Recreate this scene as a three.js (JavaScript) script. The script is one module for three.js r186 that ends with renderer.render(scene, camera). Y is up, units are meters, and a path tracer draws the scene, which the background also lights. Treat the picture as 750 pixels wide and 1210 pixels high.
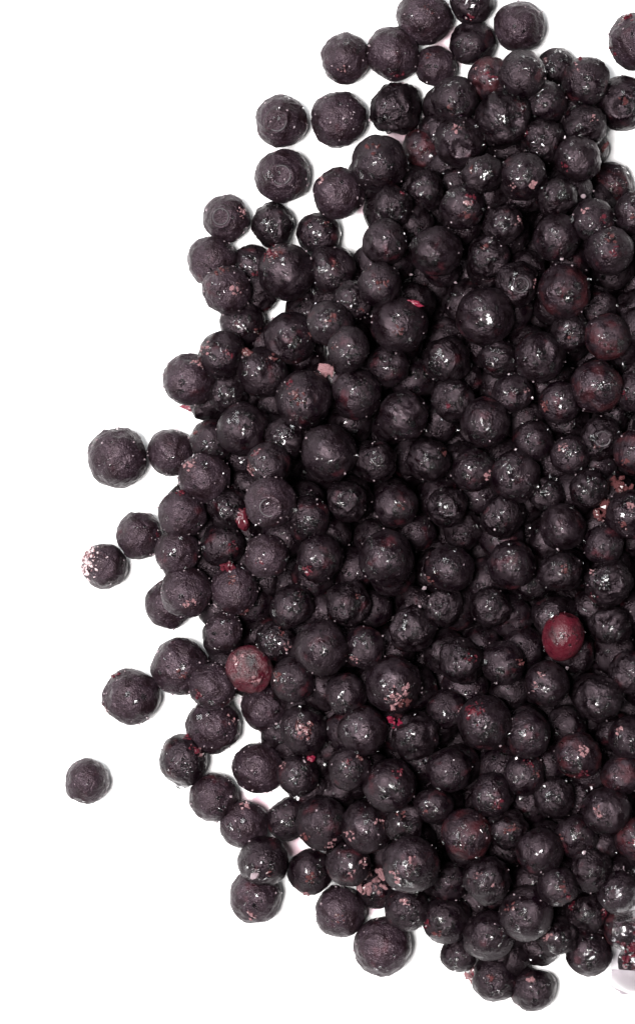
import * as THREE from 'three';
import { ImprovedNoise } from 'three/addons/math/ImprovedNoise.js';
import { mergeGeometries } from 'three/addons/utils/BufferGeometryUtils.js';
import { RectAreaLightUniformsLib } from 'three/addons/lights/RectAreaLightUniformsLib.js';

// ------------------------------------------------------------------ camera, light, exposure
const scene = new THREE.Scene();
const P = 0.00015;                       // metres of table per unit of the berry chart
const H = 0.60;                          // camera height over the paper
const CX = 375, CY = 605;
const camera = new THREE.PerspectiveCamera(2 * Math.atan(605 * P / H) * 180 / Math.PI, 750 / 1210, 0.05, 20);
camera.position.set(0, H, 0);
camera.up.set(0, 0, -1);
camera.lookAt(0, 0, 0);
scene.background = new THREE.Color(0.08, 0.077, 0.08);      // the dim room around the table

const renderer = new THREE.WebGLRenderer({ antialias: true });
renderer.toneMapping = THREE.LinearToneMapping;
renderer.toneMappingExposure = 2.7;
renderer.shadowMap.enabled = true;
RectAreaLightUniformsLib.init();

const LAMP_AT = new THREE.Vector3(-0.19, 0.82, 0.04), LAMP_I = 2.6, LAMP_R = 0.14;
const lampLight = new THREE.PointLight(new THREE.Color(1.0, 0.975, 0.965), LAMP_I, 0, 2);
lampLight.position.copy(LAMP_AT);
lampLight.castShadow = true; lampLight.shadow.radius = 6.8;
lampLight.shadow.camera.near = 0.2; lampLight.shadow.camera.far = 3; lampLight.shadow.mapSize.set(2048, 2048);
scene.add(lampLight);

const WIN_AT = new THREE.Vector3(-1.0, 1.0, -0.75), WIN_W = 0.9, WIN_H = 0.9, WIN_L = 3.0;
const windowLight = new THREE.RectAreaLight(new THREE.Color(0.96, 0.98, 1.0), WIN_L, WIN_W, WIN_H);
windowLight.position.copy(WIN_AT);
windowLight.lookAt(0.03, 0, 0);
scene.add(windowLight);

// ------------------------------------------------------------------ helpers
let seed = 20240611;
function rnd() { seed = (seed + 0x6D2B79F5) | 0; let t = Math.imul(seed ^ (seed >>> 15), 1 | seed); t = (t + Math.imul(t ^ (t >>> 7), 61 | t)) ^ t; return ((t ^ (t >>> 14)) >>> 0) / 4294967296; }
const rr = (a, b) => a + (b - a) * rnd();
const V = (x, y, z) => new THREE.Vector3(x, y, z);
const perlin = new ImprovedNoise();
const noise = (x, y, z) => perlin.noise(x + 31.7, y + 17.3, z + 53.1);
const clamp = (x, a = 0, b = 1) => Math.min(b, Math.max(a, x));
const smooth = (a, b, x) => { const t = clamp((x - a) / (b - a)); return t * t * (3 - 2 * t); };
const taken = new Map();
function numbered(name) { const n = taken.get(name) || 0; taken.set(name, n + 1); return n ? `${name}_${String(n).padStart(3, '0')}` : name; }
function thing(name, label, category, at, group) {
  const o = new THREE.Group(); o.name = numbered(name); scene.add(o); o.position.copy(at);
  o.userData = { label, category }; if (group) o.userData.group = group;
  return o;
}
function part(name, geo, mat, parent) { const m = new THREE.Mesh(geo, mat); m.name = name; m.castShadow = m.receiveShadow = true; parent.add(m); return m; }
function spherical(u, v) { const a = u * 2 * Math.PI, t = v * Math.PI; return [-Math.cos(a) * Math.sin(t), Math.cos(t), Math.sin(a) * Math.sin(t)]; }
function randomDir() { const y = rr(-1, 1), a = rr(0, 2 * Math.PI), s = Math.sqrt(1 - y * y); return V(s * Math.cos(a), y, s * Math.sin(a)); }

// ------------------------------------------------------------------ berry skins: maps computed on the sphere, so no seams
const TW = 512, TH = 256;
function sphereMap(fn, srgb) {
  const d = new Uint8Array(TW * TH * 4);
  for (let j = 0; j < TH; j++) for (let i = 0; i < TW; i++) {
    const p = spherical((i + 0.5) / TW, 1 - (j + 0.5) / TH), c = fn(p[0], p[1], p[2]), k = 4 * (j * TW + i);
    for (let q = 0; q < 3; q++) { let x = clamp(c[q]); if (srgb) x = x <= 0.0031308 ? 12.92 * x : 1.055 * Math.pow(x, 1 / 2.4) - 0.055; d[k + q] = Math.round(255 * x); }
    d[k + 3] = 255;
  }
  const t = new THREE.DataTexture(d, TW, TH, THREE.RGBAFormat);
  t.wrapS = THREE.RepeatWrapping; t.magFilter = t.minFilter = THREE.LinearFilter; t.generateMipmaps = false;
  if (srgb) t.colorSpace = THREE.SRGBColorSpace;
  t.needsUpdate = true;
  return t;
}
const fbm = (x, y, z, f, o) => { let s = 0, a = 0.5; for (let i = 0; i < o; i++) { s += a * noise(x * f, y * f, z * f); f *= 2.1; a *= 0.55; } return s; };
const mix3 = (a, b, t) => [a[0] + (b[0] - a[0]) * t, a[1] + (b[1] - a[1]) * t, a[2] + (b[2] - a[2]) * t];
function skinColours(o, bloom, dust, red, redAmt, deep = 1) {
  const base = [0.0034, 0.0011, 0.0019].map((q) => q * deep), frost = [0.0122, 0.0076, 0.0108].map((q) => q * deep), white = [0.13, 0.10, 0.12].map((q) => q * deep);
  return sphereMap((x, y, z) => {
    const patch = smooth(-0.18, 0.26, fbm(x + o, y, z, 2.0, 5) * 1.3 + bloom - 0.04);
    const grain = 0.5 + 1.5 * noise(x * 21 + o, y * 21, z * 21) * 0.55 + noise(x * 43, y * 43 + o, z * 43) * 0.55;
    let c = mix3(base, frost, clamp(patch * (0.12 + 0.62 * grain)));
    const r = smooth(0.0, 0.5, fbm(x, y + o, z, 1.3, 3) + redAmt);
    c = mix3(c, red, r);
    const speck = smooth(0.40, 0.62, noise(x * 33, y * 33, z * 33 + o) + dust);
    return mix3(c, white, speck * 0.42 * (0.25 + patch));
  }, true);
}
const RED = [0.022, 0.0048, 0.0068];
const skinMaps = {
  frosty: [1.3, 7.9, 15.2, 23.8].map((o) => skinColours(o, 0.13, 0.05, RED, -0.20)),
  mid: [31.1, 38.4, 44.7, 52.9].map((o) => skinColours(o, 0.03, 0.0, RED, -0.16, 0.40)),
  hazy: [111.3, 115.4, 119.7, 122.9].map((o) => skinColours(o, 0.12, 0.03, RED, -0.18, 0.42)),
  wet: [61.3, 67.7, 75.5, 83.1].map((o) => skinColours(o, -0.06, -0.04, RED, -0.2, 0.30)),
  ruddy: [91.2, 97.4].map((o) => skinColours(o, 0.02, 0.0, [0.018, 0.0040, 0.0050], 0.12, 0.6)),
};
const grainBump = [3.3, 47.7].map((o) => sphereMap((x, y, z) => {
  const w = 0.5 + 0.9 * fbm(x + o, y, z, 5.5, 2) + 0.42 * noise(x * 22, y * 22 + o, z * 22) + 0.30 * noise(x * 46, y * 46, z * 46 + o);
  return [w, w, w];
}));
const wetBump = [11.3, 57.7].map((o) => sphereMap((x, y, z) => {
  const ridge = 1 - Math.abs(noise(x * 6 + o, y * 6, z * 6)) * 2.4;
  const lump = smooth(0.02, 0.55, fbm(x, y + o, z, 1.7, 2) + 0.18);
  const w = 0.4 + 0.15 * ridge * lump + 0.22 * noise(x * 11, y * 11, z * 11 + o) * (0.3 + lump) + 0.24 * noise(x * 25 + o, y * 25, z * 25) * (0.3 + lump) + 0.14 * noise(x * 48, y * 48 + o, z * 48);
  return [w, w, w];
}));
const roughDry = sphereMap((x, y, z) => { const w = clamp(0.47 + 0.45 * fbm(x, y, z, 3.1, 3), 0.33, 0.66); return [w, w, w]; });
const roughWet = sphereMap((x, y, z) => { const w = clamp(0.42 + 0.75 * fbm(x, y, z, 2.3, 4), 0.17, 0.6); return [w, w, w]; });
const skins = {};
for (const k of Object.keys(skinMaps)) skins[k] = skinMaps[k].map((map, i) => {
  const wet = k !== 'frosty';
  return new THREE.MeshPhysicalMaterial({
    name: `${k}_skin`, map, roughness: 1, roughnessMap: wet ? roughWet : roughDry, bumpMap: wet ? wetBump[i % 2] : grainBump[i % 2],
    bumpScale: k === 'wet' ? 0.00030 : k === 'frosty' ? 0.00014 : k === 'hazy' ? 0.00020 : 0.00028, specularIntensity: wet ? 0.47 : 0.48, specularColor: new THREE.Color(1, 0.77, 0.88),
  });
});
skins.scarlet = [new THREE.MeshPhysicalMaterial({ name: 'scarlet_skin', map: skinColours(123.4, -0.25, -0.1, [0.032, 0.0030, 0.0062], 0.46, 0.85), specularIntensity: 0.35, roughness: 1, roughnessMap: roughWet, bumpMap: grainBump[0], bumpScale: 0.0001 })];
skins.crimson = [new THREE.MeshPhysicalMaterial({ name: 'crimson_skin', map: skinColours(131.9, -0.08, 0.0, [0.036, 0.0042, 0.0078], 0.40, 0.9), roughness: 1, roughnessMap: roughWet, bumpMap: grainBump[1], bumpScale: 0.00022 })];
const M = {
  ice: new THREE.MeshPhysicalMaterial({ name: 'clear_ice', color: 0xffffff, roughness: 0.11, transmission: 1, thickness: 0.0005, ior: 1.31 }),
  frost: new THREE.MeshStandardMaterial({ name: 'frost_grain', color: new THREE.Color(0.13, 0.10, 0.11), roughness: 0.25 }),
  pinkice: new THREE.MeshPhysicalMaterial({ name: 'pink_ice', color: new THREE.Color(0.26, 0.14, 0.15), roughness: 0.12, transmission: 0.6, thickness: 0.0005, ior: 1.31 }),
  whiteice: new THREE.MeshPhysicalMaterial({ name: 'white_frost', color: new THREE.Color(0.42, 0.33, 0.34), roughness: 0.2, transmission: 0.3, thickness: 0.0005, ior: 1.31 }),
  pulp: new THREE.MeshPhysicalMaterial({ name: 'red_pulp', color: new THREE.Color(0.036, 0.005, 0.0085), roughness: 0.2 }),
  palepulp: new THREE.MeshPhysicalMaterial({ name: 'pale_pulp', color: new THREE.Color(0.060, 0.021, 0.022), roughness: 0.15, transmission: 0.35, thickness: 0.0005, ior: 1.35 }),
  magenta: new THREE.MeshPhysicalMaterial({ name: 'magenta_pulp', color: new THREE.Color(0.085, 0.006, 0.016), roughness: 0.2 }),
  calyx: new THREE.MeshStandardMaterial({ name: 'dry_calyx', color: new THREE.Color(0.014, 0.0095, 0.012), roughness: 0.55 }),
};

// ------------------------------------------------------------------ shapes
// unit berry, calyx crater at +y; rows are packed towards that end
function berryShape(o) {
  const { nu, nv, lump, crater, dents, tall, phase } = o;
  const pos = [], uv = [], idx = [], dir = [];
  for (let j = 0; j <= nv; j++) {
    const v = j / nv, t = Math.PI * (0.55 * v + 0.45 * v * v);
    for (let i = 0; i <= nu; i++) {
      const d = spherical(i / nu, t / Math.PI);
      if (i === nu) { const first = dir[dir.length - nu]; d[0] = first[0]; d[1] = first[1]; d[2] = first[2]; }
      dir.push(d);
      const [x, y, z] = d;
      let r = 1 + lump * (0.9 * noise(x * 1.3 + phase, y * 1.3, z * 1.3) + 0.45 * noise(x * 3 + phase, y * 3, z * 3) + 0.22 * noise(x * 7, y * 7 + phase, z * 7) + 0.16 * noise(x * 13, y * 13, z * 13 + phase) + 0.12 * noise(x * 22 + phase, y * 22, z * 22));
      if (crater > 0) {
        const a = t / (0.42 * (1 + 0.25 * noise(x * 4, z * 4, phase)));
        r += crater * (0.055 * Math.exp(-((a - 1) * (a - 1)) / 0.06) - 0.075 * Math.exp(-a * a * 1.6));
      }
      for (const [q, w, h] of dents) { const c = q.x * x + q.y * y + q.z * z; r -= h * smooth(Math.cos(w), 1, c); }
      pos.push(x * r, y * r * tall, z * r);
      uv.push(i / nu, 1 - t / Math.PI);
    }
  }
  for (let j = 0; j < nv; j++) for (let i = 0; i < nu; i++) {
    const a = j * (nu + 1) + i, b = a + 1, c = a + nu + 1, d = c + 1;
    if (j > 0) idx.push(a, c, b);
    if (j < nv - 1) idx.push(b, c, d);
  }
  const g = new THREE.BufferGeometry();
  g.setAttribute('position', new THREE.Float32BufferAttribute(pos, 3));
  g.setAttribute('uv', new THREE.Float32BufferAttribute(uv, 2));
  g.setIndex(idx); g.computeVertexNormals();
  const n = g.attributes.normal;                                  // join normals over the seam and at both ends
  for (let j = 0; j <= nv; j++) {
    const a = j * (nu + 1), b = a + nu, s = V(n.getX(a) + n.getX(b), n.getY(a) + n.getY(b), n.getZ(a) + n.getZ(b)).normalize();
    n.setXYZ(a, s.x, s.y, s.z); n.setXYZ(b, s.x, s.y, s.z);
  }
  for (const j of [0, nv]) for (let i = 0; i <= nu; i++) n.setXYZ(j * (nu + 1) + i, 0, j ? -1 : 1, 0);
  return g;
}
function surfaceAt(g, d) {                                         // distance of the skin in direction d: nearest vertex
  const p = g.attributes.position; let best = -2, at = 1;
  for (let i = 0; i < p.count; i += 3) { const l = Math.hypot(p.getX(i), p.getY(i), p.getZ(i)), c = (p.getX(i) * d.x + p.getY(i) * d.y + p.getZ(i) * d.z) / l; if (c > best) { best = c; at = l; } }
  return at;
}
const shardShapes = [];
for (let k = 0; k < 28; k++) {
  const g = k < 14 ? new THREE.IcosahedronGeometry(1, 0) : new THREE.OctahedronGeometry(1.15, 0), p = g.attributes.position, s = [rr(0.6, 1.3), rr(0.35, 0.8), rr(0.6, 1.3)], moved = new Map();
  for (let i = 0; i < p.count; i++) {
    const key = [p.getX(i), p.getY(i), p.getZ(i)].map((q) => q.toFixed(3)).join();
    if (!moved.has(key)) moved.set(key, rr(0.65, 1.25));
    const f = moved.get(key); p.setXYZ(i, p.getX(i) * s[0] * f, p.getY(i) * s[1] * f, p.getZ(i) * s[2] * f);
  }
  g.deleteAttribute('uv'); g.computeVertexNormals(); shardShapes.push(g);
}
function clumpShape(n, spread, size, stretch = 1) {                // a ragged clump of shards, for pulp and ice
  const out = [];
  for (let i = 0; i < n; i++) {
    const g = shardShapes[Math.floor(rnd() * 14)].clone(), s = size * rr(0.55, 1.25);
    g.applyMatrix4(new THREE.Matrix4().compose(V(rr(-1, 1) * spread * stretch, rr(0, 0.7) * size, rr(-1, 1) * spread), new THREE.Quaternion().setFromEuler(new THREE.Euler(rr(0, 6), rr(0, 6), rr(0, 6))), V(s, s, s)));
    out.push(g);
  }
  return mergeGeometries(out);
}
function softLump(sx, sy, sz, ph, detail = 5) {                     // a torn, rounded bit of flesh
  const g = new THREE.SphereGeometry(1, detail * 4, detail * 2 + 2), p = g.attributes.position;
  for (let i = 0; i < p.count; i++) { const x = p.getX(i), y = p.getY(i), z = p.getZ(i), f = 1 + 0.55 * noise(x * 1.7 + ph, y * 1.7, z * 1.7) + 0.4 * noise(x * 4, y * 4 + ph, z * 4); p.setXYZ(i, x * f * sx, y * f * sy, z * f * sz); }
  g.computeVertexNormals(); return g;
}

// ------------------------------------------------------------------ the setting: crinkled white paper
{
  const g = new THREE.PlaneGeometry(1.6, 1.6, 1, 1), inner = new THREE.PlaneGeometry(0.2, 0.26, 130, 170);
  inner.rotateX(-Math.PI / 2);
  const p = inner.attributes.position;
  for (let i = 0; i < p.count; i++) {
    const x = p.getX(i), z = p.getZ(i), edge = smooth(0.1, 0.09, Math.abs(x)) * smooth(0.13, 0.12, Math.abs(z));
    const crease = Math.abs(noise(x * 38, z * 38, 2.2)) + 0.6 * Math.abs(noise(x * 85 + 4, z * 85, 7.7));
    p.setY(i, 0.0001 + edge * 0.0011 * (crease - 0.55));
  }
  inner.computeVertexNormals();
  const paper = new THREE.MeshStandardMaterial({ name: 'white_paper', color: new THREE.Color(0.74, 0.735, 0.74), roughness: 0.85 });
  const SW = 400, SH = 520, px = new Uint8Array(SW * SH * 4), spots = [[530, 52, 30], [482, 165, 26], [520, 150, 24], [285, 945, 12], [350, 1000, 18], [437, 1068, 16], [306, 950, 12], [432, 240, 14], [560, 640, 300], [590, 350, 150], [600, 940, 150]];
  for (let j = 0; j < SH; j++) for (let i = 0; i < SW; i++) {                 // juice soaked into the paper
    const x = (i + 0.5) / SW * 0.2 - 0.1, z = (j + 0.5) / SH * 0.26 - 0.13, cx = CX + x / P, cy = CY + z / P, k = 4 * (j * SW + i);
    let t = 0; for (const [a, b, r] of spots) t = Math.max(t, smooth(0.0, 0.25, 1 - Math.hypot(cx - a, cy - b) / r + 0.55 * noise(x * 260, z * 260, 3.1) + 0.3 * noise(x * 700, z * 700, 9.2)));
    const c = mix3([0.74, 0.735, 0.74], [0.40, 0.25, 0.29], t * (0.75 + 0.4 * noise(x * 500, z * 500, 5.5)));
    for (let q = 0; q < 3; q++) px[k + q] = Math.round(255 * (1.055 * Math.pow(c[q], 1 / 2.4) - 0.055)); px[k + 3] = 255;
  }
  const stain = new THREE.DataTexture(px, SW, SH, THREE.RGBAFormat); stain.colorSpace = THREE.SRGBColorSpace; stain.magFilter = stain.minFilter = THREE.LinearFilter; stain.needsUpdate = true;
  const uvs = inner.attributes.uv; for (let i = 0; i < p.count; i++) uvs.setXY(i, p.getX(i) / 0.2 + 0.5, p.getZ(i) / 0.26 + 0.5);
  const soaked = new THREE.MeshStandardMaterial({ name: 'stained_paper', map: stain, roughness: 0.85 });
  const sheet = new THREE.Mesh(inner, soaked); sheet.name = 'white_paper'; sheet.receiveShadow = true; sheet.userData = { kind: 'structure' }; scene.add(sheet);
  g.rotateX(-Math.PI / 2); g.translate(0, -0.002, 0);
  const table = new THREE.Mesh(g, paper); table.name = 'tabletop'; table.receiveShadow = true; table.userData = { kind: 'structure' }; scene.add(table);
}

// ------------------------------------------------------------------ the berries: x, y, radius on the chart, look, and what sets it apart
// looks: f frosty, m dusty and moist, w wet, d ruddy, R scarlet, C crimson.  o: how low (-) or high (+) in its overlap; t: own label; k: landmark name; c: calyx towards dx, dy; b: bits
const B = [
  [408, 69, 30, 'f', { o: 1 }], [467, 60, 33, 'f', { o: 2, b: [['pulp', 0.15, 0.85, 9]] }], [498, 24, 33, 'f', { o: 0 }], [557, 2, 28, 'm', { o: -1, b: [['pulp', -0.1, 0.8, 7]] }], [559, 54, 28, 'm', { o: 1 }],
  [613, 31, 30, 'f', { o: 0, t: 'clean round frosted berry standing free against white at the top edge', k: 'the free-standing top edge berry' }], [516, 81, 25, 'f', { o: -2 }], [467, 129, 32, 'w', { o: 0 }], [400, 141, 33, 'f', { o: 0, b: [['frost', 0.4, -0.1, 10]] }],
  [332, 143, 31, 'f', { o: 0, c: [-0.15, 0.15] }], [536, 120, 28, 'm', { o: -1 }], [597, 140, 34, 'w', { o: 3 }], [613, 92, 28, 'm', { o: 2 }], [656, 84, 24, 'm', { o: -2, b: [['pinkice', -0.6, -0.1, 14]] }], [688, 96, 30, 'm', { o: 2, b: [['pulp', -0.3, -0.8, 6]] }],
  [731, 120, 33, 'm', { o: 1, c: [-0.1, 0.2] }], [753, 50, 33, 'f', { o: 0, t: 'red-flecked frosty berry cut by the frame in the upper right corner', k: 'the upper right corner berry', b: [['pulp', -0.4, -0.8, 14], ['pulp', -0.9, 0.35, 6]] }],
  [583, 92, 26, 'd', { o: -2, b: [['pulp', 0.0, 0.0, 12]] }], [640, 118, 26, 'm', { o: -3 }], [683, 182, 27, 'f', { o: 2, b: [['pulp', -0.6, 0.4, 8]] }], [688, 155, 26, 'w', { o: 0 }],
  [448, 194, 34, 'm', { o: 0 }], [505, 175, 25, 'd', { o: -3 }], [538, 168, 31, 'f', { o: 2, c: [0, 0.35] }], [334, 208, 32, 'f', { o: 0, c: [-0.05, 0.05], t: 'frosty berry with a pale ring scar at its centre, by the pile top left', k: 'the ring-scarred frosty berry' }],
  [268, 258, 28, 'f', { o: 0, c: [-0.25, 0.0] }], [323, 266, 27, 'w', { o: 0, t: 'dark shiny berry with one large white glint, on the upper left edge', k: 'the white-glint berry', b: [['ice', -0.1, 0.2, 16]] }], [400, 229, 31, 'f', { o: 0 }], [378, 282, 27, 'm', { o: 0 }],
  [612, 207, 29, 'm', { o: 0 }], [547, 243, 28, 'm', { o: 0, b: [['pulp', 0.35, -0.2, 9]] }], [500, 226, 25, 'w', { o: 0 }], [466, 245, 24, 'w', { o: -3 }], [455, 283, 28, 'f', { o: 1, b: [['ice', 0.6, 0.2, 10]] }], [724, 217, 26, 'd', { o: 1 }],
  [702, 265, 26, 'm', { o: 0 }], [659, 277, 29, 'f', { o: 2 }], [717, 293, 29, 'f', { o: 1, b: [['palepulp', 0.0, -0.5, 12]] }], [749, 252, 26, 'f', { o: 1 }], [592, 268, 24, 'w', { o: -3 }], [515, 297, 31, 'f', { o: 1, b: [['ice', -0.75, -0.3, 12]] }],
  [579, 299, 25, 'w', { o: 0, b: [['ice', 0.1, 0.1, 8]] }], [657, 238, 25, 'w', { o: -3 }], [640, 166, 27, 'w', { o: -2 }], [575, 205, 25, 'w', { o: -4 }],
  [253, 313, 30, 'f', { o: 0 }], [270, 338, 29, 'f', { o: 1, b: [['palepulp', -0.2, -0.75, 12]] }], [281, 381, 28, 'm', { o: 0, b: [['ice', 0.2, 0.4, 8]] }], [334, 320, 34, 'f', { o: 2, t: 'large grey berry with pink pulp torn along its upper left side', k: 'the pink-torn grey berry', b: [['pulp', -0.55, -0.65, 16], ['palepulp', -0.35, -0.5, 10]] }],
  [301, 318, 25, 'm', { o: 0, b: [['pulp', 0.2, 0.5, 9]] }], [388, 315, 30, 'm', { o: 0 }], [340, 404, 31, 'm', { o: 0 }], [395, 383, 28, 'm', { o: 0, b: [['palepulp', 0.0, -0.2, 14]] }], [408, 408, 27, 'm', { o: 1, b: [['ice', 0.2, 0.2, 12]] }],
  [417, 358, 24, 'w', { o: -3 }], [444, 340, 26, 'm', { o: 0, b: [['palepulp', 0.1, 0.0, 9]] }], [470, 386, 34, 'f', { o: 1, b: [['ice', 0.4, 0.6, 12]] }], [573, 374, 35, 'f', { o: 2 }], [611, 336, 26, 'w', { o: 0, c: [0.1, 0.1] }],
  [667, 348, 33, 'd', { o: 2, t: 'large brownish-red berry with pink glints, upper right of the heap', k: 'the large brownish-red berry' }], [722, 396, 28, 'd', { o: 1, b: [['ice', 0.3, 0.5, 20]], t: 'ruddy berry under a bright cluster of white ice near the right edge', k: 'the white ice-clustered berry' }],
  [676, 392, 25, 'w', { o: -1 }], [636, 420, 31, 'f', { o: 2, c: [0.2, -0.2] }], [749, 388, 24, 'w', { o: 0 }], [592, 424, 25, 'w', { o: 0 }], [528, 427, 28, 'w', { o: 0 }], [459, 430, 25, 'm', { o: -1 }], [536, 472, 27, 'w', { o: 1, b: [['ice', 0.0, 0.3, 14]] }],
  [476, 491, 30, 'f', { o: 2, b: [['ice', 0.0, -0.8, 12]] }], [573, 495, 30, 'm', { o: 1 }], [506, 544, 27, 'w', { o: 0, b: [['ice', 0.1, 0.0, 8]] }], [603, 465, 25, 'm', { o: -1 }],
  [708, 461, 31, 'd', { o: 2, t: 'shiny reddish berry with a row of bright glints near the right edge', k: 'the shiny reddish berry' }], [666, 474, 26, 'm', { o: 0, b: [['palepulp', -0.75, 0.1, 10]] }], [745, 462, 25, 'm', { o: 0, b: [['pulp', -0.6, 0.2, 8]] }],
  [711, 519, 25, 'w', { o: 0, c: [0, 0.1] }], [627, 526, 25, 'm', { o: -1 }], [675, 537, 24, 'm', { o: -1 }], [747, 533, 26, 'd', { o: 0 }], [228, 446, 32, 'f', { o: 0, t: 'grey-sided berry on the left edge with a magenta shred hanging below it', k: 'the grey left edge berry', b: [['pinkice', 0.45, -0.6, 14]] }],
  [262, 415, 29, 'm', { o: 1, b: [['pinkice', -0.75, -0.25, 18]] }], [311, 436, 31, 'm', { o: 0, b: [['palepulp', 0.4, -0.5, 8]] }], [282, 508, 32, 'm', { o: 2 }], [255, 521, 25, 'm', { o: 0 }], [273, 464, 24, 'w', { o: -2 }],
  [357, 476, 35, 'm', { o: 2, t: 'large berry with a beige and red pulp plug on its upper left', k: 'the pulp-plugged berry', b: [['palepulp', -0.2, -0.1, 16], ['pulp', -0.5, -0.5, 6]] }], [421, 466, 30, 'm', { o: 0, b: [['ice', 0.3, -0.5, 10]] }], [388, 535, 34, 'f', { o: 2 }],
  [335, 522, 25, 'w', { o: -3 }], [322, 547, 27, 'm', { o: -1, b: [['pulp', -0.5, -0.4, 8]] }], [317, 588, 31, 'f', { o: 2, c: [0, 0.25], t: 'large frosty berry with a ring of ice glints, well inside the left edge', k: 'the large ice-ringed berry' }], [444, 546, 25, 'w', { o: -1 }],
  [410, 592, 24, 'w', { o: 0, c: [0, 0], t: 'small berry showing a shiny pale oval crater, in the left middle', k: 'the oval-crater berry' }], [361, 612, 27, 'm', { o: 0 }], [377, 658, 30, 'm', { o: 1, b: [['pulp', -0.5, 0.45, 12]] }], [315, 657, 27, 'f', { o: 1 }],
  [468, 598, 27, 'm', { o: 0 }], [528, 600, 24, 'w', { o: 1, c: [0, 0.05], t: 'berry marked by clear concentric rings, in the middle of the heap', k: 'the concentric-ringed berry', b: [['ice', 0.0, 0.85, 14]] }], [595, 606, 27, 'w', { o: 0 }], [559, 556, 26, 'm', { o: 0 }],
  [613, 562, 31, 'm', { o: 1 }], [695, 577, 24, 'w', { o: 0, t: 'small berry crusted with bright white ice, right of the heap middle', k: 'the ice-crusted berry', b: [['ice', 0.0, 0.0, 26], ['ice', 0.2, -0.2, 12]] }], [641, 584, 22, 'w', { o: -3 }], [662, 618, 28, 'f', { o: 0 }], [742, 609, 30, 'm', { o: 1, b: [['palepulp', -0.9, -0.4, 10]] }],
  [714, 645, 24, 'm', { o: -1 }], [604, 668, 29, 'm', { o: 1 }], [662, 675, 27, 'w', { o: 0 }], [457, 660, 34, 'm', { o: 2, b: [['ice', -0.6, 0.3, 10]] }], [530, 673, 30, 'm', { o: 0, b: [['palepulp', -0.8, 0.5, 8]] }], [719, 686, 28, 'w', { o: 1, c: [0.1, 0], b: [['ice', -0.8, 0.2, 10]] }],
  [139, 540, 35, 'f', { o: 0, t: 'biggest outlying frosty berry, at the far left of the middle', k: 'the biggest outlying berry' }], [203, 535, 28, 'f', { o: 0, b: [['frost', 0.0, 0.3, 8]] }], [245, 563, 30, 'f', { o: 1 }], [217, 612, 29, 'f', { o: 0, b: [['pulp', -0.1, -0.85, 8]] }], [165, 633, 28, 'f', { o: 0, b: [['pulp', 0.8, -0.05, 5]] }],
  [124, 669, 27, 'f', { o: 0, t: 'outlying berry with a pale icy tuft on its upper left side', k: 'the ice-tufted outlying berry', b: [['pinkice', -0.8, -0.3, 50], ['whiteice', -0.88, -0.35, 60], ['whiteice', -0.72, -0.25, 30]] }], [213, 655, 27, 'f', { o: -1 }], [219, 695, 31, 'f', { o: 2 }], [200, 714, 29, 'f', { o: -1 }],
  [272, 604, 27, 'w', { o: -2 }], [264, 640, 26, 'm', { o: -1, b: [['pulp', 0.5, 0.0, 8]] }], [277, 697, 29, 'f', { o: 1, b: [['palepulp', 0.5, 0.85, 8]] }], [265, 745, 23, 'f', { o: 0 }], [217, 790, 34, 'f', { o: 0, b: [['palepulp', 0.1, 0.2, 7]] }], [247, 812, 29, 'f', { o: 1, b: [['pulp', -0.6, 0.3, 7]] }],
  [290, 792, 29, 'C', { o: 1, t: 'crimson-sided berry with pink grains near the lower left edge', k: 'the crimson left edge berry', b: [['pinkice', 0.3, 0.5, 10], ['pinkice', -0.5, -0.4, 10]] }], [252, 853, 32, 'f', { o: -1 }], [156, 823, 33, 'f', { o: 0, t: 'frosty berry with red rough spots on its rim, outlying on the lower left', k: 'the red-rimmed outlying berry', b: [['pulp', -0.55, -0.8, 8], ['pulp', -0.85, 0.45, 10]] }],
  [103, 923, 26, 'f', { o: 0, t: 'lone small purplish berry farthest from the heap, lower left', k: 'the lone berry' }], [218, 896, 31, 'm', { o: 0, b: [['pulp', 0.2, -0.9, 6]] }], [253, 942, 29, 'f', { o: 0 }], [291, 979, 28, 'f', { o: 0, b: [['pinkice', 0.1, -0.85, 8]] }], [307, 908, 31, 'f', { o: 0 }], [312, 836, 28, 'f', { o: 0 }],
  [310, 1022, 30, 'm', { o: 2 }], [303, 1055, 31, 'f', { o: 0, b: [['pinkice', -0.1, 0.6, 7]] }], [344, 718, 28, 'm', { o: 0 }], [326, 757, 24, 'w', { o: -1, b: [['ice', 0, 0, 16]] }], [380, 766, 32, 'f', { o: 2 }], [411, 713, 27, 'w', { o: 0, b: [['ice', 0.6, -0.2, 12]] }], [432, 765, 26, 'm', { o: -1 }],
  [347, 803, 27, 'm', { o: 0 }], [489, 742, 28, 'w', { o: 0 }], [579, 718, 24, 'w', { o: 0 }], [523, 718, 24, 'w', { o: -2 }], [545, 782, 27, 'w', { o: 0 }], [594, 783, 27, 'm', { o: 0 }], [465, 808, 34, 'f', { o: 2, t: 'very large berry strewn with pinkish ice crumbs, lower middle', k: 'the crumb-strewn big berry', b: [['pinkice', 0.1, 0.4, 26], ['palepulp', 0.4, 0.6, 14], ['ice', 0.5, 0.3, 14]] }],
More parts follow.
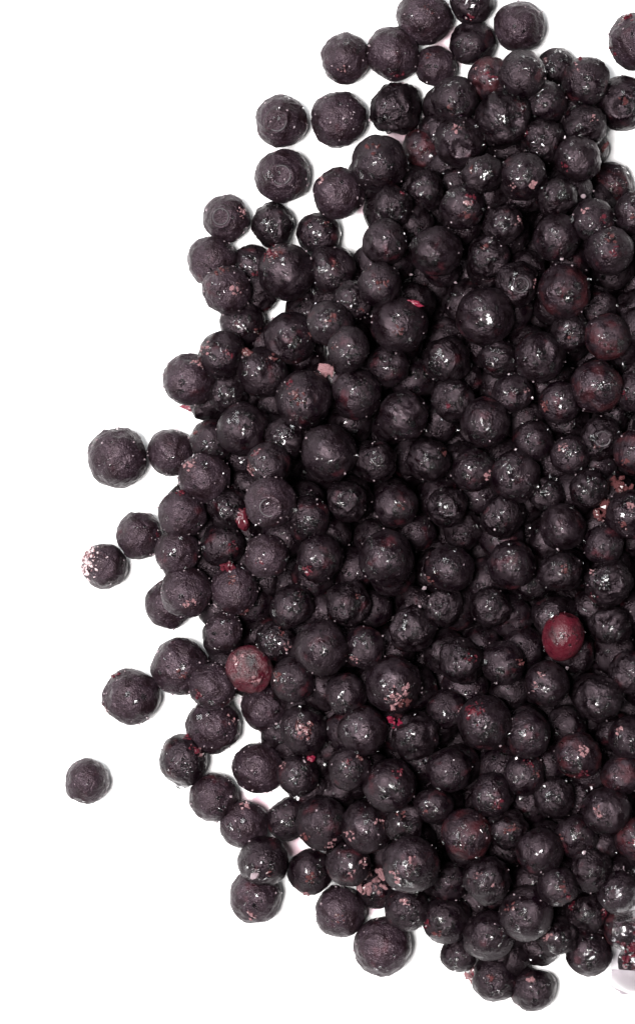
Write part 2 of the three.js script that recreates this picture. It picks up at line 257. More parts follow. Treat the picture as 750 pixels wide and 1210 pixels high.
  [665, 752, 25, 'R', { o: -0.4, t: 'bright red berry, the only one in the heap', k: 'the bright red berry', b: [['ice', -0.4, -0.85, 10]] }], [722, 739, 26, 'w', { o: 0 }], [646, 808, 27, 'f', { o: 0 }], [744, 797, 26, 'w', { o: 1 }], [360, 862, 31, 'm', { o: 1, t: 'berry capped with a patch of pale pink ice grains, lower left', k: 'the pink-capped berry', b: [['palepulp', 0.0, -0.1, 22], ['pinkice', 0, 0, 16]] }],
  [410, 823, 25, 'm', { o: -1 }], [426, 866, 30, 'f', { o: 1 }], [415, 904, 26, 'm', { o: 0, b: [['pulp', -0.2, -0.4, 10]] }], [350, 916, 25, 'm', { o: -1, b: [['ice', 0.2, 0.0, 8]] }], [573, 854, 32, 'f', { o: 2, t: 'frosty berry with a dark red flesh patch on its upper left, lower middle', k: 'the red-patched frosty berry', b: [['pulp', -0.45, -0.4, 22], ['ice', 0.1, 0.1, 12]] }],
  [490, 870, 28, 'w', { o: 0, b: [['ice', -0.2, -0.1, 14]] }], [530, 910, 27, 'm', { o: 0 }], [462, 932, 32, 'm', { o: 1, b: [['ice', 0.3, 0.0, 9]] }], [528, 838, 24, 'm', { o: -2 }], [583, 938, 26, 'm', { o: 0 }], [621, 871, 29, 'm', { o: 0 }], [708, 825, 28, 'w', { o: 0, b: [['ice', -0.3, 0.0, 8]] }],
  [682, 893, 29, 'd', { o: 1, t: 'wrinkled pinkish berry with frosty grains, near the lower right', k: 'the wrinkled pinkish berry', b: [['pinkice', 0.1, -0.3, 12], ['pulp', 0.2, 0.7, 10]] }], [744, 874, 27, 'm', { o: 0 }], [618, 912, 26, 'm', { o: 0, b: [['pulp', 0.1, -0.6, 8]] }], [733, 917, 25, 'd', { o: 0 }],
  [654, 942, 26, 'w', { o: 0 }], [715, 963, 30, 'f', { o: 1 }], [685, 988, 26, 'm', { o: 0, b: [['palepulp', -0.7, 0.0, 7]] }], [637, 1008, 28, 'f', { o: 1 }], [696, 1025, 25, 'w', { o: 0 }], [748, 988, 26, 'd', { o: 0, b: [['pulp', -0.2, 0, 10]] }], [655, 1046, 25, 'm', { o: -1 }], [731, 1060, 26, 'm', { o: -1 }],
  [600, 982, 25, 'w', { o: -2 }], [552, 986, 31, 'd', { o: 2, t: 'smooth brown-red berry half ringed by glints, lower middle', k: 'the smooth brown-red berry', b: [['ice', 0.75, -0.3, 10]] }], [486, 1022, 35, 'm', { o: 1, b: [['ice', 0.1, 0.1, 14]] }], [575, 1040, 27, 'w', { o: 0 }], [525, 1042, 24, 'm', { o: -2 }], [507, 954, 24, 'm', { o: -2 }], [480, 973, 24, 'w', { o: -3 }],
  [376, 972, 32, 'm', { o: 1, b: [['pinkice', 0.3, 0.75, 12]] }], [345, 968, 26, 'm', { o: 0 }], [433, 980, 30, 'f', { o: 1, b: [['pinkice', -0.75, 0.2, 14]] }], [371, 1029, 27, 'm', { o: 0, b: [['pinkice', -0.2, 0.9, 8]] }], [415, 1025, 27, 'm', { o: 0 }], [402, 1077, 30, 'f', { o: 0 }],
  [453, 1117, 35, 'f', { o: 0, t: 'large smooth berry standing out from the lower edge of the heap', k: 'the large lower edge berry' }], [446, 1046, 25, 'm', { o: -1 }], [486, 1074, 27, 'm', { o: 0 }], [523, 1083, 29, 'm', { o: 1, b: [['pulp', -0.75, 0.2, 8]] }], [546, 1125, 22, 'm', { o: -1 }], [580, 1107, 31, 'm', { o: 2 }],
  [622, 1085, 33, 'm', { o: 2 }], [588, 1154, 28, 'm', { o: 0 }], [625, 1167, 27, 'm', { o: 0 }], [662, 1104, 25, 'w', { o: -1 }], [690, 1124, 27, 'm', { o: 0 }], [690, 1081, 26, 'w', { o: -1 }],
  [738, 1100, 25, 'd', { o: -1, bag: 1 }], [752, 1132, 26, 'd', { o: -1, bag: 1 }],
];
const LOOK = { f: 'frosty', m: 'mid', w: 'wet', d: 'ruddy', R: 'scarlet', C: 'crimson' };
const WORD = { f: 'frosty', m: 'dusty', w: 'wet black', d: 'ruddy', R: 'red', C: 'crimson' };
const toWorld = (x, y, h) => { const s = (H - h) / H; return [(x - CX) * P * s, (y - CY) * P * s, P * s]; };
const inside = (poly, x, y) => { let c = false; for (let i = 0, j = poly.length - 1; i < poly.length; j = i++) { const [a, b] = poly[i], [d, e] = poly[j]; if ((b > y) !== (e > y) && x < (d - a) * (y - b) / (e - b) + a) c = !c; } return c; };
const CORE = [[520, 105], [580, 95], [650, 100], [705, 110], [700, 160], [695, 200], [735, 235], [775, 240], [900, 320], [900, 1060], [720, 1110], [690, 1128], [660, 1108], [640, 1128], [600, 1138], [572, 1112], [505, 1075], [460, 1048], [395, 1036], [360, 1018], [352, 985], [345, 900], [312, 850], [290, 815], [262, 785], [262, 740], [236, 700], [206, 700], [205, 620], [238, 570], [252, 500], [245, 445], [258, 395], [280, 395], [278, 335], [303, 312], [368, 290], [397, 308], [440, 292], [442, 250], [430, 205], [470, 215], [500, 190], [497, 150]];
const CORE2 = [[560, 180], [680, 210], [860, 330], [860, 1030], [640, 1060], [520, 1020], [430, 960], [380, 850], [330, 700], [330, 560], [370, 450], [430, 370], [490, 260]];
const GAPS = [[405, 285, 24], [325, 370, 19], [485, 160, 14], [285, 870, 26], [325, 950, 15], [345, 1000, 14]];   // where the paper shows through
// settle the chart first: neighbours that crowd each other part a little, as far as the photograph allows
for (let it = 0; it < 30; it++) for (let i = 0; i < B.length; i++) for (let j = 0; j < i; j++) {
  const a = B[i], b = B[j], dx = a[0] - b[0], dy = a[1] - b[1], d = Math.hypot(dx, dy) || 1, want = 0.86 * (a[2] + b[2]);
  if (d < want && d > 0.45 * (a[2] + b[2])) { const k = 0.12 * (want - d) / d; for (const [q, s] of [[a, 1], [b, -1]]) { q.home ??= [q[0], q[1]]; q[0] += s * dx * k; q[1] += s * dy * k; } }
  if (j === i - 1) for (const q of [a, b]) if (q.home) { const ex = q[0] - q.home[0], ey = q[1] - q.home[1], e = Math.hypot(ex, ey); if (e > 5) { q[0] = q.home[0] + ex / e * 5; q[1] = q.home[1] + ey / e * 5; } }
}
// rest each berry on whatever already lies below it
const heap = [];
function rest(x, y, r, extra) {
  let h = 0, W;
  for (let pass = 0; pass < 3; pass++) {
    W = toWorld(x, y, h);
    const R = r * W[2]; h = R * 0.97;
    for (const q of heap) { const d = Math.hypot(q.X - W[0], q.Z - W[1]), s = 0.82 * (q.R + R); if (d < s) h = Math.max(h, q.h + Math.sqrt(s * s - d * d)); }
  }
  const o = { x, y, r, X: W[0], Z: W[1], R: r * W[2], h, ...extra }; heap.push(o); return o;
}
function layer(poly, step, seedShift, level) {
  const pts = [];
  for (let j = 0, y = 90; y < 1130; j++, y += step * 0.87) for (let x = 220 + (j % 2) * step / 2; x < 900; x += step) { const px = x + rr(-7, 7) + seedShift, py = y + rr(-7, 7); if (inside(poly, px, py) && !GAPS.some((q) => Math.hypot(q[0] - px, q[1] - py) < q[2] + 23)) pts.push([px, py]); }
  for (let i = pts.length - 1; i > 0; i--) { const k = Math.floor(rnd() * (i + 1)); [pts[i], pts[k]] = [pts[k], pts[i]]; }
  for (const [x, y] of pts) {                                       // bottom layers lie in courses
    const r = rr(24, 29), h = (level ? 70 + rr(-5, 8) : r * 0.97) * P, W = toWorld(x, y, h);
    heap.push({ x, y, r, X: W[0], Z: W[1], R: r * W[2], h, filler: true, look: rnd() < 0.5 ? 'w' : 'm', opt: {} });
  }
}
layer(CORE, 48, 0, 0);
layer(CORE2, 52, 13, 1);
B.map((b, i) => ({ b, i, key: b[4].o * 3 + b[2] * 0.12 })).sort((a, b) => a.key - b.key || a.i - b.i)
  .forEach(({ b }) => rest(b[0], b[1], b[2], { look: b[3], opt: b[4] }));
for (let k = 0; k < 34; k++) { const x = rr(790, 900), y = rr(260, 1060); const q = rest(x, y, rr(24, 31), { filler: true, look: 'm', opt: {} }); if (q.h > 0.017) heap.pop(); }   // the heap goes on beyond the frame

// which of the deep berries show between the others; small ones fill what holes are left
{
  const w = 375, h = 605, own = new Int16Array(w * h).fill(-1), top = new Float32Array(w * h).fill(-1);
  const draw = (q, n) => {
    const s = H / (H - q.h), px = (CX + q.X / P * s) / 2, py = (CY + q.Z / P * s) / 2, pr = q.R / P * s / 2;
    for (let y = Math.max(0, Math.floor(py - pr)); y <= Math.min(h - 1, py + pr); y++) for (let x = Math.max(0, Math.floor(px - pr)); x <= Math.min(w - 1, px + pr); x++) {
      const d2 = ((x - px) ** 2 + (y - py) ** 2) / (pr * pr); if (d2 > 1) continue;
      const z = q.h + q.R * Math.sqrt(1 - d2); if (z > top[y * w + x]) { top[y * w + x] = z; own[y * w + x] = n; }
    }
  };
  heap.forEach(draw);
  for (let y = 40; y < h - 20; y += 2) for (let x = 90; x < w; x += 2) {
    if (own[y * w + x] >= 0 || !inside(CORE, 2 * x, 2 * y) || GAPS.some((q) => Math.hypot(q[0] - 2 * x, q[1] - 2 * y) < q[2] + 12)) continue;
    const r = 26, W = toWorld(2 * x + 5, 2 * y + 5, r * P), q = { x: 2 * x + 5, y: 2 * y + 5, r, X: W[0], Z: W[1], R: r * W[2], h: r * W[2], filler: true, look: 'w', opt: {} };
    heap.push(q); draw(q, heap.length - 1);
  }
  for (const q of heap) q.seen = 0;
  for (const n of own) if (n >= 0) heap[n].seen++;
}
const shown = heap.filter((q) => !q.filler || q.seen > 12).sort((a, b) => b.seen - a.seen).slice(0, 300);
const chosen = new Set(shown);

// ------------------------------------------------------------------ labels
const marks = shown.filter((q) => q.opt.k);
const EIGHT = ['right of', 'below and right of', 'below', 'below and left of', 'left of', 'above and left of', 'above', 'above and right of'];
const NTH = ['first', 'second', 'third', 'fourth', 'fifth', 'sixth', 'seventh', 'eighth', 'ninth', 'tenth', 'eleventh', 'twelfth'];
const sectors = marks.map((m) => {
  const s = EIGHT.map(() => []);
  for (const q of shown) if (q !== m) s[Math.round((Math.atan2(q.y - m.y, q.x - m.x) / (Math.PI / 4)) + 8) % 8].push(q);
  for (const l of s) l.sort((a, b) => Math.hypot(a.x - m.x, a.y - m.y) - Math.hypot(b.x - m.x, b.y - m.y));
  return s;
});
const BIT = { pulp: 'red pulp', palepulp: 'pale pulp', ice: 'ice glints', pinkice: 'pinkish ice', whiteice: 'white frost', frost: 'white frost' };
function labelOf(q) {
  if (q.opt.t) return q.opt.t;
  let best = null;
  marks.forEach((m, k) => EIGHT.forEach((way, s) => {
    const n = sectors[k][s].indexOf(q); if (n < 0 || n > 11) return;
    const cost = n * 45 + Math.hypot(q.x - m.x, q.y - m.y);
    if (!best || cost < best.cost) best = { cost, text: `${n ? NTH[n] + ' ' : 'next '}berry ${way} ${m.opt.k}` };
  }));
  const size = q.filler ? 'half-buried' : q.r >= 32 ? 'large' : q.r <= 25 ? 'small' : '', words = (t) => t.split(/[\s]+/).filter(Boolean).length;
  const bit = q.opt.b ? ` with ${BIT[q.opt.b[0][0]]}` : '';
  const place = best.text.replace('berry ', '');
  let t = `${size} ${WORD[q.look]} berry${bit}, ${place}`.trim();
  if (words(t.replace(/-/g, ' ')) > 16) t = `${WORD[q.look]} berry, ${place}`;
  return t;
}

// ------------------------------------------------------------------ build every berry that shows
const UP = V(0, 1, 0);
function buildBerry(q) {
  const { look, opt, R } = q;
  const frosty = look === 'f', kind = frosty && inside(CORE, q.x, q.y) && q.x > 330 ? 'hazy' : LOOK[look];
  const g = thing(look === 'R' ? 'red_berry' : 'berry', labelOf(q), 'berry', V(q.X, q.h, q.Z), 'berries heaped on white paper');
  // which way the calyx end looks
  let axis;
  if (opt.c) { const [dx, dy] = opt.c; axis = V(dx, Math.sqrt(1 - dx * dx - dy * dy), dy).normalize(); }
  else if (look === 'R') axis = V(0.25, 0.2, -0.95).normalize();
  else { axis = randomDir(); if (axis.y > 0.55) axis.y *= -1; axis.normalize(); }
  const turn = new THREE.Quaternion().setFromUnitVectors(UP, axis).multiply(new THREE.Quaternion().setFromAxisAngle(UP, rr(0, 6.283)));
  const dents = [];
  const nd = look === 'w' ? 3 : frosty ? 1 : 2;
  for (let i = 0; i < nd; i++) dents.push([randomDir(), rr(0.3, 0.7), rr(0.03, look === 'w' ? 0.20 : frosty ? 0.09 : 0.16)]);
  const shape = berryShape({ nu: q.filler ? 32 : kind === 'frosty' ? 84 : 62, nv: q.filler ? 22 : kind === 'frosty' ? 54 : 42, lump: look === 'w' ? 0.16 : look === 'R' ? 0.05 : 0.085, crater: opt.c ? 1.25 : 0.8, dents, tall: look === 'R' ? 1.16 : look === 'w' ? rr(0.82, 1.06) : frosty ? rr(0.93, 1.05) : rr(0.86, 1.05), phase: rr(0, 90) });
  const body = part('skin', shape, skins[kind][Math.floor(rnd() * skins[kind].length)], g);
  body.quaternion.copy(turn); body.scale.setScalar(R);
  const local = turn.clone().invert();
  const skinDist = (d) => R * surfaceAt(shape, d.clone().applyQuaternion(local));
  if (opt.c) {                  // withered flower end
    const n = 26, pos = [], idx = [], ph = rr(0, 50);
    for (let i = 0; i <= n; i++) {
      const a = (i % n) / n * 2 * Math.PI, rag = 0.75 + 0.6 * Math.abs(noise(Math.cos(a) * 3 + ph, Math.sin(a) * 3, 1.5));
      for (const [s, y] of [[0.31, 0.90], [0.33 + 0.03 * rag, 0.94 + 0.055 * rag], [0.30, 0.935 + 0.05 * rag], [0.25, 0.88]]) pos.push(Math.cos(a) * s * (1 + 0.1 * rag), y, Math.sin(a) * s * (1 + 0.1 * rag));
    }
    for (let i = 0; i < n; i++) for (let k = 0; k < 3; k++) { const a = i * 4 + k; idx.push(a, a + 1, a + 4, a + 1, a + 5, a + 4); }
    const cg = new THREE.BufferGeometry(); cg.setAttribute('position', new THREE.Float32BufferAttribute(pos, 3)); cg.setIndex(idx); cg.computeVertexNormals();
    const c = part('calyx', cg, M.calyx, g); c.quaternion.copy(turn); c.scale.setScalar(R * 0.985); c.scale.y *= shape.attributes.position.getY(0) + 0.065;
  }
  const crumb = (d, s, list, flat) => {
    const m = shardShapes[Math.floor(rnd() * 14) + (flat ? 0 : 14)].clone(), k = skinDist(d);
    const q = flat ? new THREE.Quaternion().setFromUnitVectors(UP, d.clone().add(randomDir().multiplyScalar(0.22)).normalize()).multiply(new THREE.Quaternion().setFromAxisAngle(UP, rr(0, 6))) : new THREE.Quaternion().setFromEuler(new THREE.Euler(rr(0, 6), rr(0, 6), rr(0, 6)));
    m.applyMatrix4(new THREE.Matrix4().compose(d.clone().multiplyScalar(k + s * (flat ? 0.12 : 0.2)), q, flat ? V(s, s * 0.24, s * rr(0.5, 1)) : V(s, s, s)));
    list.push(m);
  };
  const bits = [...(opt.b || [])];
  if (!q.filler && !opt.t) for (let i = 0; i < 2; i++) if (rnd() < (frosty ? 0.25 : 0.5)) bits.push([['palepulp', 'pinkice', 'ice', 'ice', 'palepulp', 'pinkice', 'pulp'][Math.floor(rnd() * 7)], rr(-0.8, 0.8), rr(-0.55, 0.55), Math.floor(rr(4, 11))]);
  if (!frosty && !q.filler && rnd() < 0.75) bits.push(['ice', rr(-0.4, 0.25), rr(-0.2, 0.4), Math.floor(rr(8, 16))]);
  for (const [what, dx, dy, n] of bits) {                   // bits frozen on, where the photograph shows them
    const list = [], up = Math.sqrt(Math.max(0.02, 1 - dx * dx - dy * dy)), at = V(dx, up, dy).normalize(), spread = what === 'frost' ? 0.28 : 0.12 + 0.011 * n;
    for (let i = 0; i < n * (what === 'ice' || what === 'frost' ? 1 : 1.8); i++) crumb(at.clone().add(randomDir().multiplyScalar(spread * Math.sqrt(rnd()) * 1.3)).normalize(), R * (what === 'frost' ? rr(0.02, 0.05) : what === 'ice' ? 0.035 + 0.14 * rnd() ** 2 : 0.018 + 0.10 * rnd() ** 2.2), list, what === 'ice' || (what !== 'frost' && rnd() < 0.5));
    part({ pulp: 'pulp_shred', palepulp: 'pulp_shred', ice: 'ice_crust', pinkice: 'ice_crust', whiteice: 'frost_patch', frost: 'frost_patch' }[what], mergeGeometries(list), M[what], g);
  }
  // loose frost grains and beads of ice all over
  const clear = [], grain = [];
  const nc = q.filler ? 24 : look === 'R' || look === 'C' ? 14 : look === 'w' ? 64 : kind === 'hazy' ? 46 : frosty ? 14 : 54, ng = q.filler ? 4 : kind === 'frosty' ? 50 : 8, c0 = V(rr(-0.55, 0.35), 1, rr(-0.35, 0.55)).normalize();
  for (let i = 0; i < nc; i++) { const d = (i % 4 ? c0.clone().add(randomDir().multiplyScalar(0.45)) : randomDir().add(V(0, 0.35, 0))).normalize(); crumb(d, R * (0.025 + 0.14 * rnd() ** 3), clear, true); }
  for (let i = 0; i < ng; i++) { const a = rr(0, 6.283), d = i % 2 ? V(Math.cos(a), rr(-0.15, 0.45), Math.sin(a)).normalize() : randomDir().add(V(0, 0.2, 0)).normalize(); crumb(d, R * (0.012 + 0.05 * rnd() ** 2.5), grain); }
  part('ice_beads', mergeGeometries(clear), M.ice, g).userData = { kind: 'stuff' };
  part('frost_grains', mergeGeometries(grain), M.frost, g).userData = { kind: 'stuff' };
  return g;
}
for (const q of shown) buildBerry(q);

// the rest of the heap, deep down and beyond the frame
{
  const list = [];
  const deep = [0, 1, 2].map((k) => berryShape({ nu: 18, nv: 12, lump: 0.1, crater: 0, dents: [], tall: 1, phase: k * 9.1 }));
  heap.filter((q) => !chosen.has(q)).forEach((q, n) => { const g = deep[n % 3].clone(); g.applyMatrix4(new THREE.Matrix4().compose(V(q.X, q.h, q.Z), new THREE.Quaternion().setFromAxisAngle(randomDir(), rr(0, 6)), V(q.R, q.R, q.R))); list.push(g); });
  const m = new THREE.Mesh(mergeGeometries(list), skins.wet[0]); m.name = 'buried_berries'; m.castShadow = m.receiveShadow = true;
  m.userData = { kind: 'stuff', label: 'dark wet berries lying buried under the heap', category: 'berries' }; scene.add(m);
}

// ------------------------------------------------------------------ ice grains caught in the hollows where berries meet
{
  const st = 3, w = 264, h = 404, top = new Float32Array(w * h).fill(0.0003), ball = 7 * P, kr = 3;
  for (const q of heap) {
    const px = CX + q.X / P, py = CY + q.Z / P, pr = q.R / P;
    for (let j = Math.max(0, Math.floor((py - pr) / st)); j <= Math.min(h - 1, (py + pr) / st); j++) for (let i = Math.max(0, Math.floor((px - pr) / st)); i <= Math.min(w - 1, (px + pr) / st); i++) {
      const d2 = ((i * st - px) ** 2 + (j * st - py) ** 2) * P * P; if (d2 < q.R * q.R) top[j * w + i] = Math.max(top[j * w + i], q.h + Math.sqrt(q.R * q.R - d2) * 0.98);
    }
  }
  const ker = [];
  for (let j = -kr; j <= kr; j++) for (let i = -kr; i <= kr; i++) { const d = Math.hypot(i, j) * st * P; if (d < ball) ker.push([i, j, Math.sqrt(ball * ball - d * d)]); }
  const roll = (src, sign) => { const out = new Float32Array(w * h); for (let j = 0; j < h; j++) for (let i = 0; i < w; i++) { let v = -1; for (const [a, b, k] of ker) { const x = Math.min(w - 1, Math.max(0, i + a)), y = Math.min(h - 1, Math.max(0, j + b)); v = Math.max(v, sign * src[y * w + x] + k); } out[j * w + i] = sign * v; } return out; };
  const closed = roll(roll(top, 1), -1);
  const ok = (i, j) => inside(CORE, i * st, j * st) && !GAPS.some((q) => Math.hypot(q[0] - i * st, q[1] - j * st) < q[2] + 12);
  const grains = [], beads = [];
  for (let j = 0; j < h; j++) for (let i = 0; i < w; i++) if (ok(i, j)) {
    const X = (i * st - CX) * P, Z = (j * st - CY) * P, n = j * w + i, deep = closed[n] - top[n];
    if (deep > 0.7 * P && deep < 8 * P && rnd() < 0.09) {
      const g = shardShapes[Math.floor(rnd() * 14)].clone(), s = P * (0.7 + 3.2 * rnd() ** 3);
      g.applyMatrix4(new THREE.Matrix4().compose(V(X, top[n] + s * 0.2 + 0.6 * P, Z), new THREE.Quaternion().setFromUnitVectors(V(0, 1, 0), V(rr(-0.5, 0.3), 1, rr(-0.35, 0.4)).normalize()).multiply(new THREE.Quaternion().setFromAxisAngle(V(0, 1, 0), rr(0, 6))), V(s, s * 0.28, s)));
      (rnd() < 0.93 ? beads : grains).push(g);
    }
  }
  const add = (name, geo, mat, label, category) => { const m = new THREE.Mesh(geo, mat); m.name = name; m.castShadow = m.receiveShadow = true; m.userData = { kind: 'stuff', label, category }; scene.add(m); };
  add('ice_grains', mergeGeometries(beads), M.ice, 'clear ice grains scattered in the hollows where berries meet', 'ice');
  add('frost_crumbs', mergeGeometries(grains), M.frost, 'pale frost crumbs scattered in the hollows where berries meet', 'frost');
}

// ------------------------------------------------------------------ loose bits on and beside the berries
function heightAt(x, y) {                                         // top of the heap at a chart point
  let best = 0, W = toWorld(x, y, 0);
  for (let pass = 0; pass < 3; pass++) { best = 0; for (const q of heap) { const d = Math.hypot(q.X - W[0], q.Z - W[1]); if (d < q.R) best = Math.max(best, q.h + Math.sqrt(q.R * q.R - d * d)); } W = toWorld(x, y, best); }
  return [W, best];
}
function bit(name, label, category, x, y, geo, mat, turn = 0, up = 0, h) {
  const [W, t] = heightAt(x, y), top = h ?? t, W2 = toWorld(x, y, top);
  const m = new THREE.Mesh(geo, mat); m.name = numbered(name); m.castShadow = m.receiveShadow = true;
  m.position.set(W2[0], top + up, W2[1]); m.rotation.y = turn; m.userData = { label, category }; scene.add(m);
  return m;
}
bit('pulp_sliver', 'bright magenta sliver of fruit lying in the upper middle of the heap', 'fruit pulp', 490, 359, softLump(9 * P, 2.6 * P, 3 * P, 3.3), M.magenta, -0.35, 2 * P);
bit('ice_chunk', 'pale grey ice chunk wedged above the pulp-plugged berry', 'ice', 386, 438, clumpShape(7, 7 * P, 7 * P, 1.3), M.pinkice, 0.2, 0);
bit('ice_chunk', 'bright white ice chip between the shiny reddish berry and its upper neighbour', 'ice', 673, 438, clumpShape(5, 3 * P, 5 * P, 1.5), M.frost, 0.3, 0);
bit('ice_cluster', 'cluster of clear ice grains just above the magenta sliver', 'ice', 485, 333, clumpShape(16, 7 * P, 3.4 * P), M.ice, 0, 0);
bit('ice_cluster', 'small white cluster of ice grains on the upper left of the heap', 'ice', 368, 342, clumpShape(10, 5 * P, 2.6 * P), M.ice, 0, 0);
bit('pulp_clump', 'pinkish clump of icy pulp by the lower edge of the heap', 'fruit pulp', 440, 1042, clumpShape(34, 15 * P, 4.5 * P, 1.1), M.pinkice, 0.6, 0);
bit('pulp_fringe', 'red and pink pulp fringe sticking out over white paper at the bottom', 'fruit pulp', 561, 1156, clumpShape(44, 8 * P, 4.4 * P, 1.9), M.magenta, -0.85, 2 * P, 14 * P);
bit('ice_crumbs', 'pinkish ice crumbs stuck in the pulp fringe at the bottom', 'ice', 562, 1158, clumpShape(26, 7 * P, 4 * P, 1.9), M.pinkice, -0.85, 5 * P, 16 * P);
bit('pulp_fringe', 'magenta shred under the grey left edge berry', 'fruit pulp', 231, 483, softLump(15 * P, 4 * P, 4.5 * P, 8.3), M.magenta, -0.25, 0, 8 * P);
bit('pulp_lump', 'dark red lump tucked between two frosty berries on the left edge', 'fruit pulp', 217, 577, softLump(7 * P, 6 * P, 9 * P, 5.1), M.pulp, 0.2, 0, 30 * P);
bit('pulp_lump', 'pinkish red lump left below the large ice-ringed berry', 'fruit pulp', 286, 612, softLump(8 * P, 6 * P, 12 * P, 15.1), M.pulp, 0.1, 2 * P);
bit('pulp_clump', 'red crumbly pulp below the half-buried berries of the left middle', 'fruit pulp', 272, 673, clumpShape(20, 9 * P, 4 * P, 0.8), M.pulp, 0.4, 0);
bit('pulp_clump', 'ragged brownish-red pulp trail right of the ice-crusted berry', 'fruit pulp', 732, 573, clumpShape(22, 8 * P, 4.5 * P, 1.6), M.palepulp, -0.8, 0);
bit('pulp_clump', 'reddish pulp lumps below right of the ice-crusted berry', 'fruit pulp', 711, 606, clumpShape(18, 7 * P, 4.5 * P, 1.4), M.palepulp, 0.7, 0);
bit('pulp_clump', 'bright pink-red shred at the foot of the crumb-strewn big berry', 'fruit pulp', 466, 855, clumpShape(14, 6 * P, 4 * P, 1.5), M.magenta, -0.4, 0);
bit('pulp_shard', 'single glowing red shard between berries below the pink-capped berry', 'fruit pulp', 367, 897, softLump(5 * P, 3 * P, 4 * P, 25.1), M.magenta, 0.4, 0);
bit('stem_bit', 'pale reddish stalk bit lying between berries on the upper left', 'stalk', 293, 418, softLump(10 * P, 4 * P, 4.5 * P, 35.1), M.palepulp, -0.6, 0);
bit('stem_bit', 'thin dark stalk poking out over white at the top right gap', 'stalk', 714, 174, softLump(2.2 * P, 2.2 * P, 8 * P, 41.1), M.palepulp, -0.5, 0, 60 * P);
bit('ice_chip', 'icy white chip under the oval berry at the lower left edge', 'ice', 215, 927, clumpShape(6, 6 * P, 5 * P), M.ice, 0, 0, 5 * P);
bit('ice_chip', 'bright white ice chip on the berry just above the lower left foot of the heap', 'ice', 302, 1034, clumpShape(4, 2 * P, 4.5 * P), M.frost, 0.4, 0);

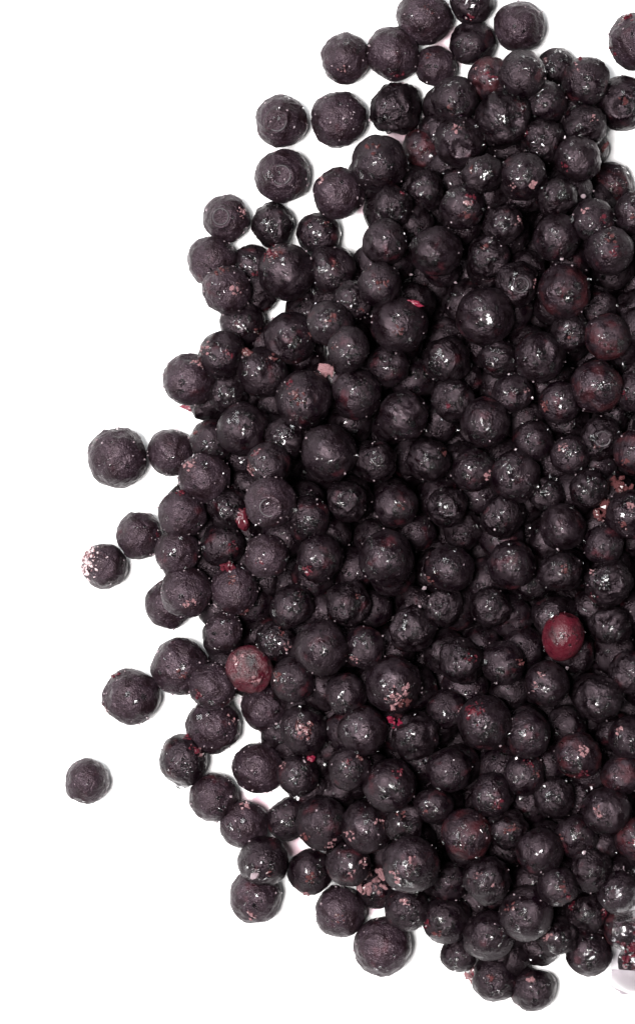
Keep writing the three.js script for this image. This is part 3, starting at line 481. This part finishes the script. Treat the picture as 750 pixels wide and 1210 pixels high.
// ------------------------------------------------------------------ clear plastic bag corner at the lower right
{
  const [X0, Z0] = toWorld(715, 1175, 0), bag = thing('plastic_bag', 'clear plastic bag corner with red-stained berries, lower right edge of the heap', 'plastic bag', V(X0, 0, Z0));
  const nu = 36, nv = 40, pos = [], idx = [], Wd = 90 * P, Ln = 140 * P;
  for (let j = 0; j <= nv; j++) for (let i = 0; i <= nu; i++) {
    const u = i / nu, v = j / nv, x = u * Wd + 2 * P * noise(v * 7, 3, 1) + 18 * P * Math.pow(1 - smooth(0, 0.15, v), 2) * (1 - u), z = -v * Ln;
    let h = 0.0004;                                                           // the film lies over the berries like a cloth
    for (const q of heap) { const d = Math.hypot(q.X - X0 - x, q.Z - Z0 - z) / (1.55 * q.R); if (d < 1) h = Math.max(h, 0.0004 + (q.h + q.R) * Math.pow(1 - d * d, 0.35)); }
    pos.push(x, h + P * (2.2 * noise(u * 6, v * 9, 4.4) + 1.2 * noise(u * 14, v * 20, 9.4)) * smooth(0.0005, 0.003, h), z);
  }
  for (let it = 0; it < 5; it++) { const y = pos.filter((_, k) => k % 3 === 1); for (let j = 1; j < nv; j++) for (let i = 0; i < nu; i++) { const k = j * (nu + 1) + i; pos[3 * k + 1] = Math.max(y[k], (y[k + nu + 1] + y[k - nu - 1] + y[k + 1] + y[Math.max(k - 1, j * (nu + 1))]) / 4); } }
  for (let j = 0; j < nv; j++) for (let i = 0; i < nu; i++) { const a = j * (nu + 1) + i, b = a + 1, c = a + nu + 1, d = c + 1; idx.push(a, b, c, b, d, c); }
  const g = new THREE.BufferGeometry(); g.setAttribute('position', new THREE.Float32BufferAttribute(pos, 3)); g.setIndex(idx); g.computeVertexNormals();
  part('film', g, new THREE.MeshPhysicalMaterial({ name: 'clear_film', color: new THREE.Color(0.84, 0.81, 0.84), roughness: 0.22, transmission: 1, thickness: 0, ior: 1.45, side: THREE.DoubleSide }), bag);
  const hem = g.clone(), keep = [], ip = hem.index.array;                    // the fogged, doubled edge along the seal
  for (let k = 0; k < ip.length; k += 3) if (Math.floor(ip[k] / (nu + 1)) < 11 && ip[k] % (nu + 1) > 0) keep.push(ip[k], ip[k + 1], ip[k + 2]);
  hem.setIndex(keep); hem.translate(0, 0.0003, 0);
  part('sealed_edge', hem, new THREE.MeshPhysicalMaterial({ name: 'fogged_film', color: new THREE.Color(0.34, 0.305, 0.33), roughness: 0.5, transmission: 0.6, thickness: 0, ior: 1.45, side: THREE.DoubleSide }), bag);
  bit('pulp_clump', 'crushed red and pink icy pulp inside the plastic bag corner', 'fruit pulp', 745, 1115, clumpShape(50, 24 * P, 3.6 * P, 0.7), M.pulp, 0.3, 0);
  bit('ice_crumbs', 'glinting ice crumbs over the crushed pulp in the plastic bag corner', 'ice', 744, 1112, clumpShape(46, 26 * P, 2.6 * P, 0.7), M.ice, 0.3, 2 * P);
}

// ------------------------------------------------------------------ the lamp and the window that light the table
{
  const lamp = thing('globe_lamp', 'white glass globe lamp hanging over the table', 'lamp', LAMP_AT.clone());
  part('bulb', new THREE.SphereGeometry(LAMP_R, 32, 20), new THREE.MeshStandardMaterial({ name: 'lamp_glow', color: 0xffffff, emissive: new THREE.Color(1, 0.975, 0.965), emissiveIntensity: 6 }), lamp);
  const cord = new THREE.CylinderGeometry(0.003, 0.003, 0.9, 8); cord.translate(0, LAMP_R + 0.46, 0);
  part('cord', cord, new THREE.MeshStandardMaterial({ name: 'lamp_cord', color: 0x222222, roughness: 0.6 }), lamp);
  const win = thing('window', 'bright window with a white frame beside the table', 'window', WIN_AT.clone());
  win.lookAt(0.03, 0, 0);
  const pane = part('pane', new THREE.BoxGeometry(WIN_W, WIN_H, 0.006), new THREE.MeshStandardMaterial({ name: 'window_glow', color: 0x888888, emissive: new THREE.Color(0.96, 0.98, 1), emissiveIntensity: 1.5 }), win);
  pane.position.z = -0.012;
  const white = new THREE.MeshStandardMaterial({ name: 'frame_paint', color: 0xdddddd, roughness: 0.5 });
  for (const [x, y, w, h] of [[0, WIN_H / 2 + 0.03, WIN_W + 0.12, 0.06], [0, -WIN_H / 2 - 0.03, WIN_W + 0.12, 0.06], [WIN_W / 2 + 0.03, 0, 0.06, WIN_H], [-WIN_W / 2 - 0.03, 0, 0.06, WIN_H]]) { const f = part('frame', new THREE.BoxGeometry(w, h, 0.05), white, win); f.position.set(x, y, -0.03); }
}
renderer.render(scene, camera);
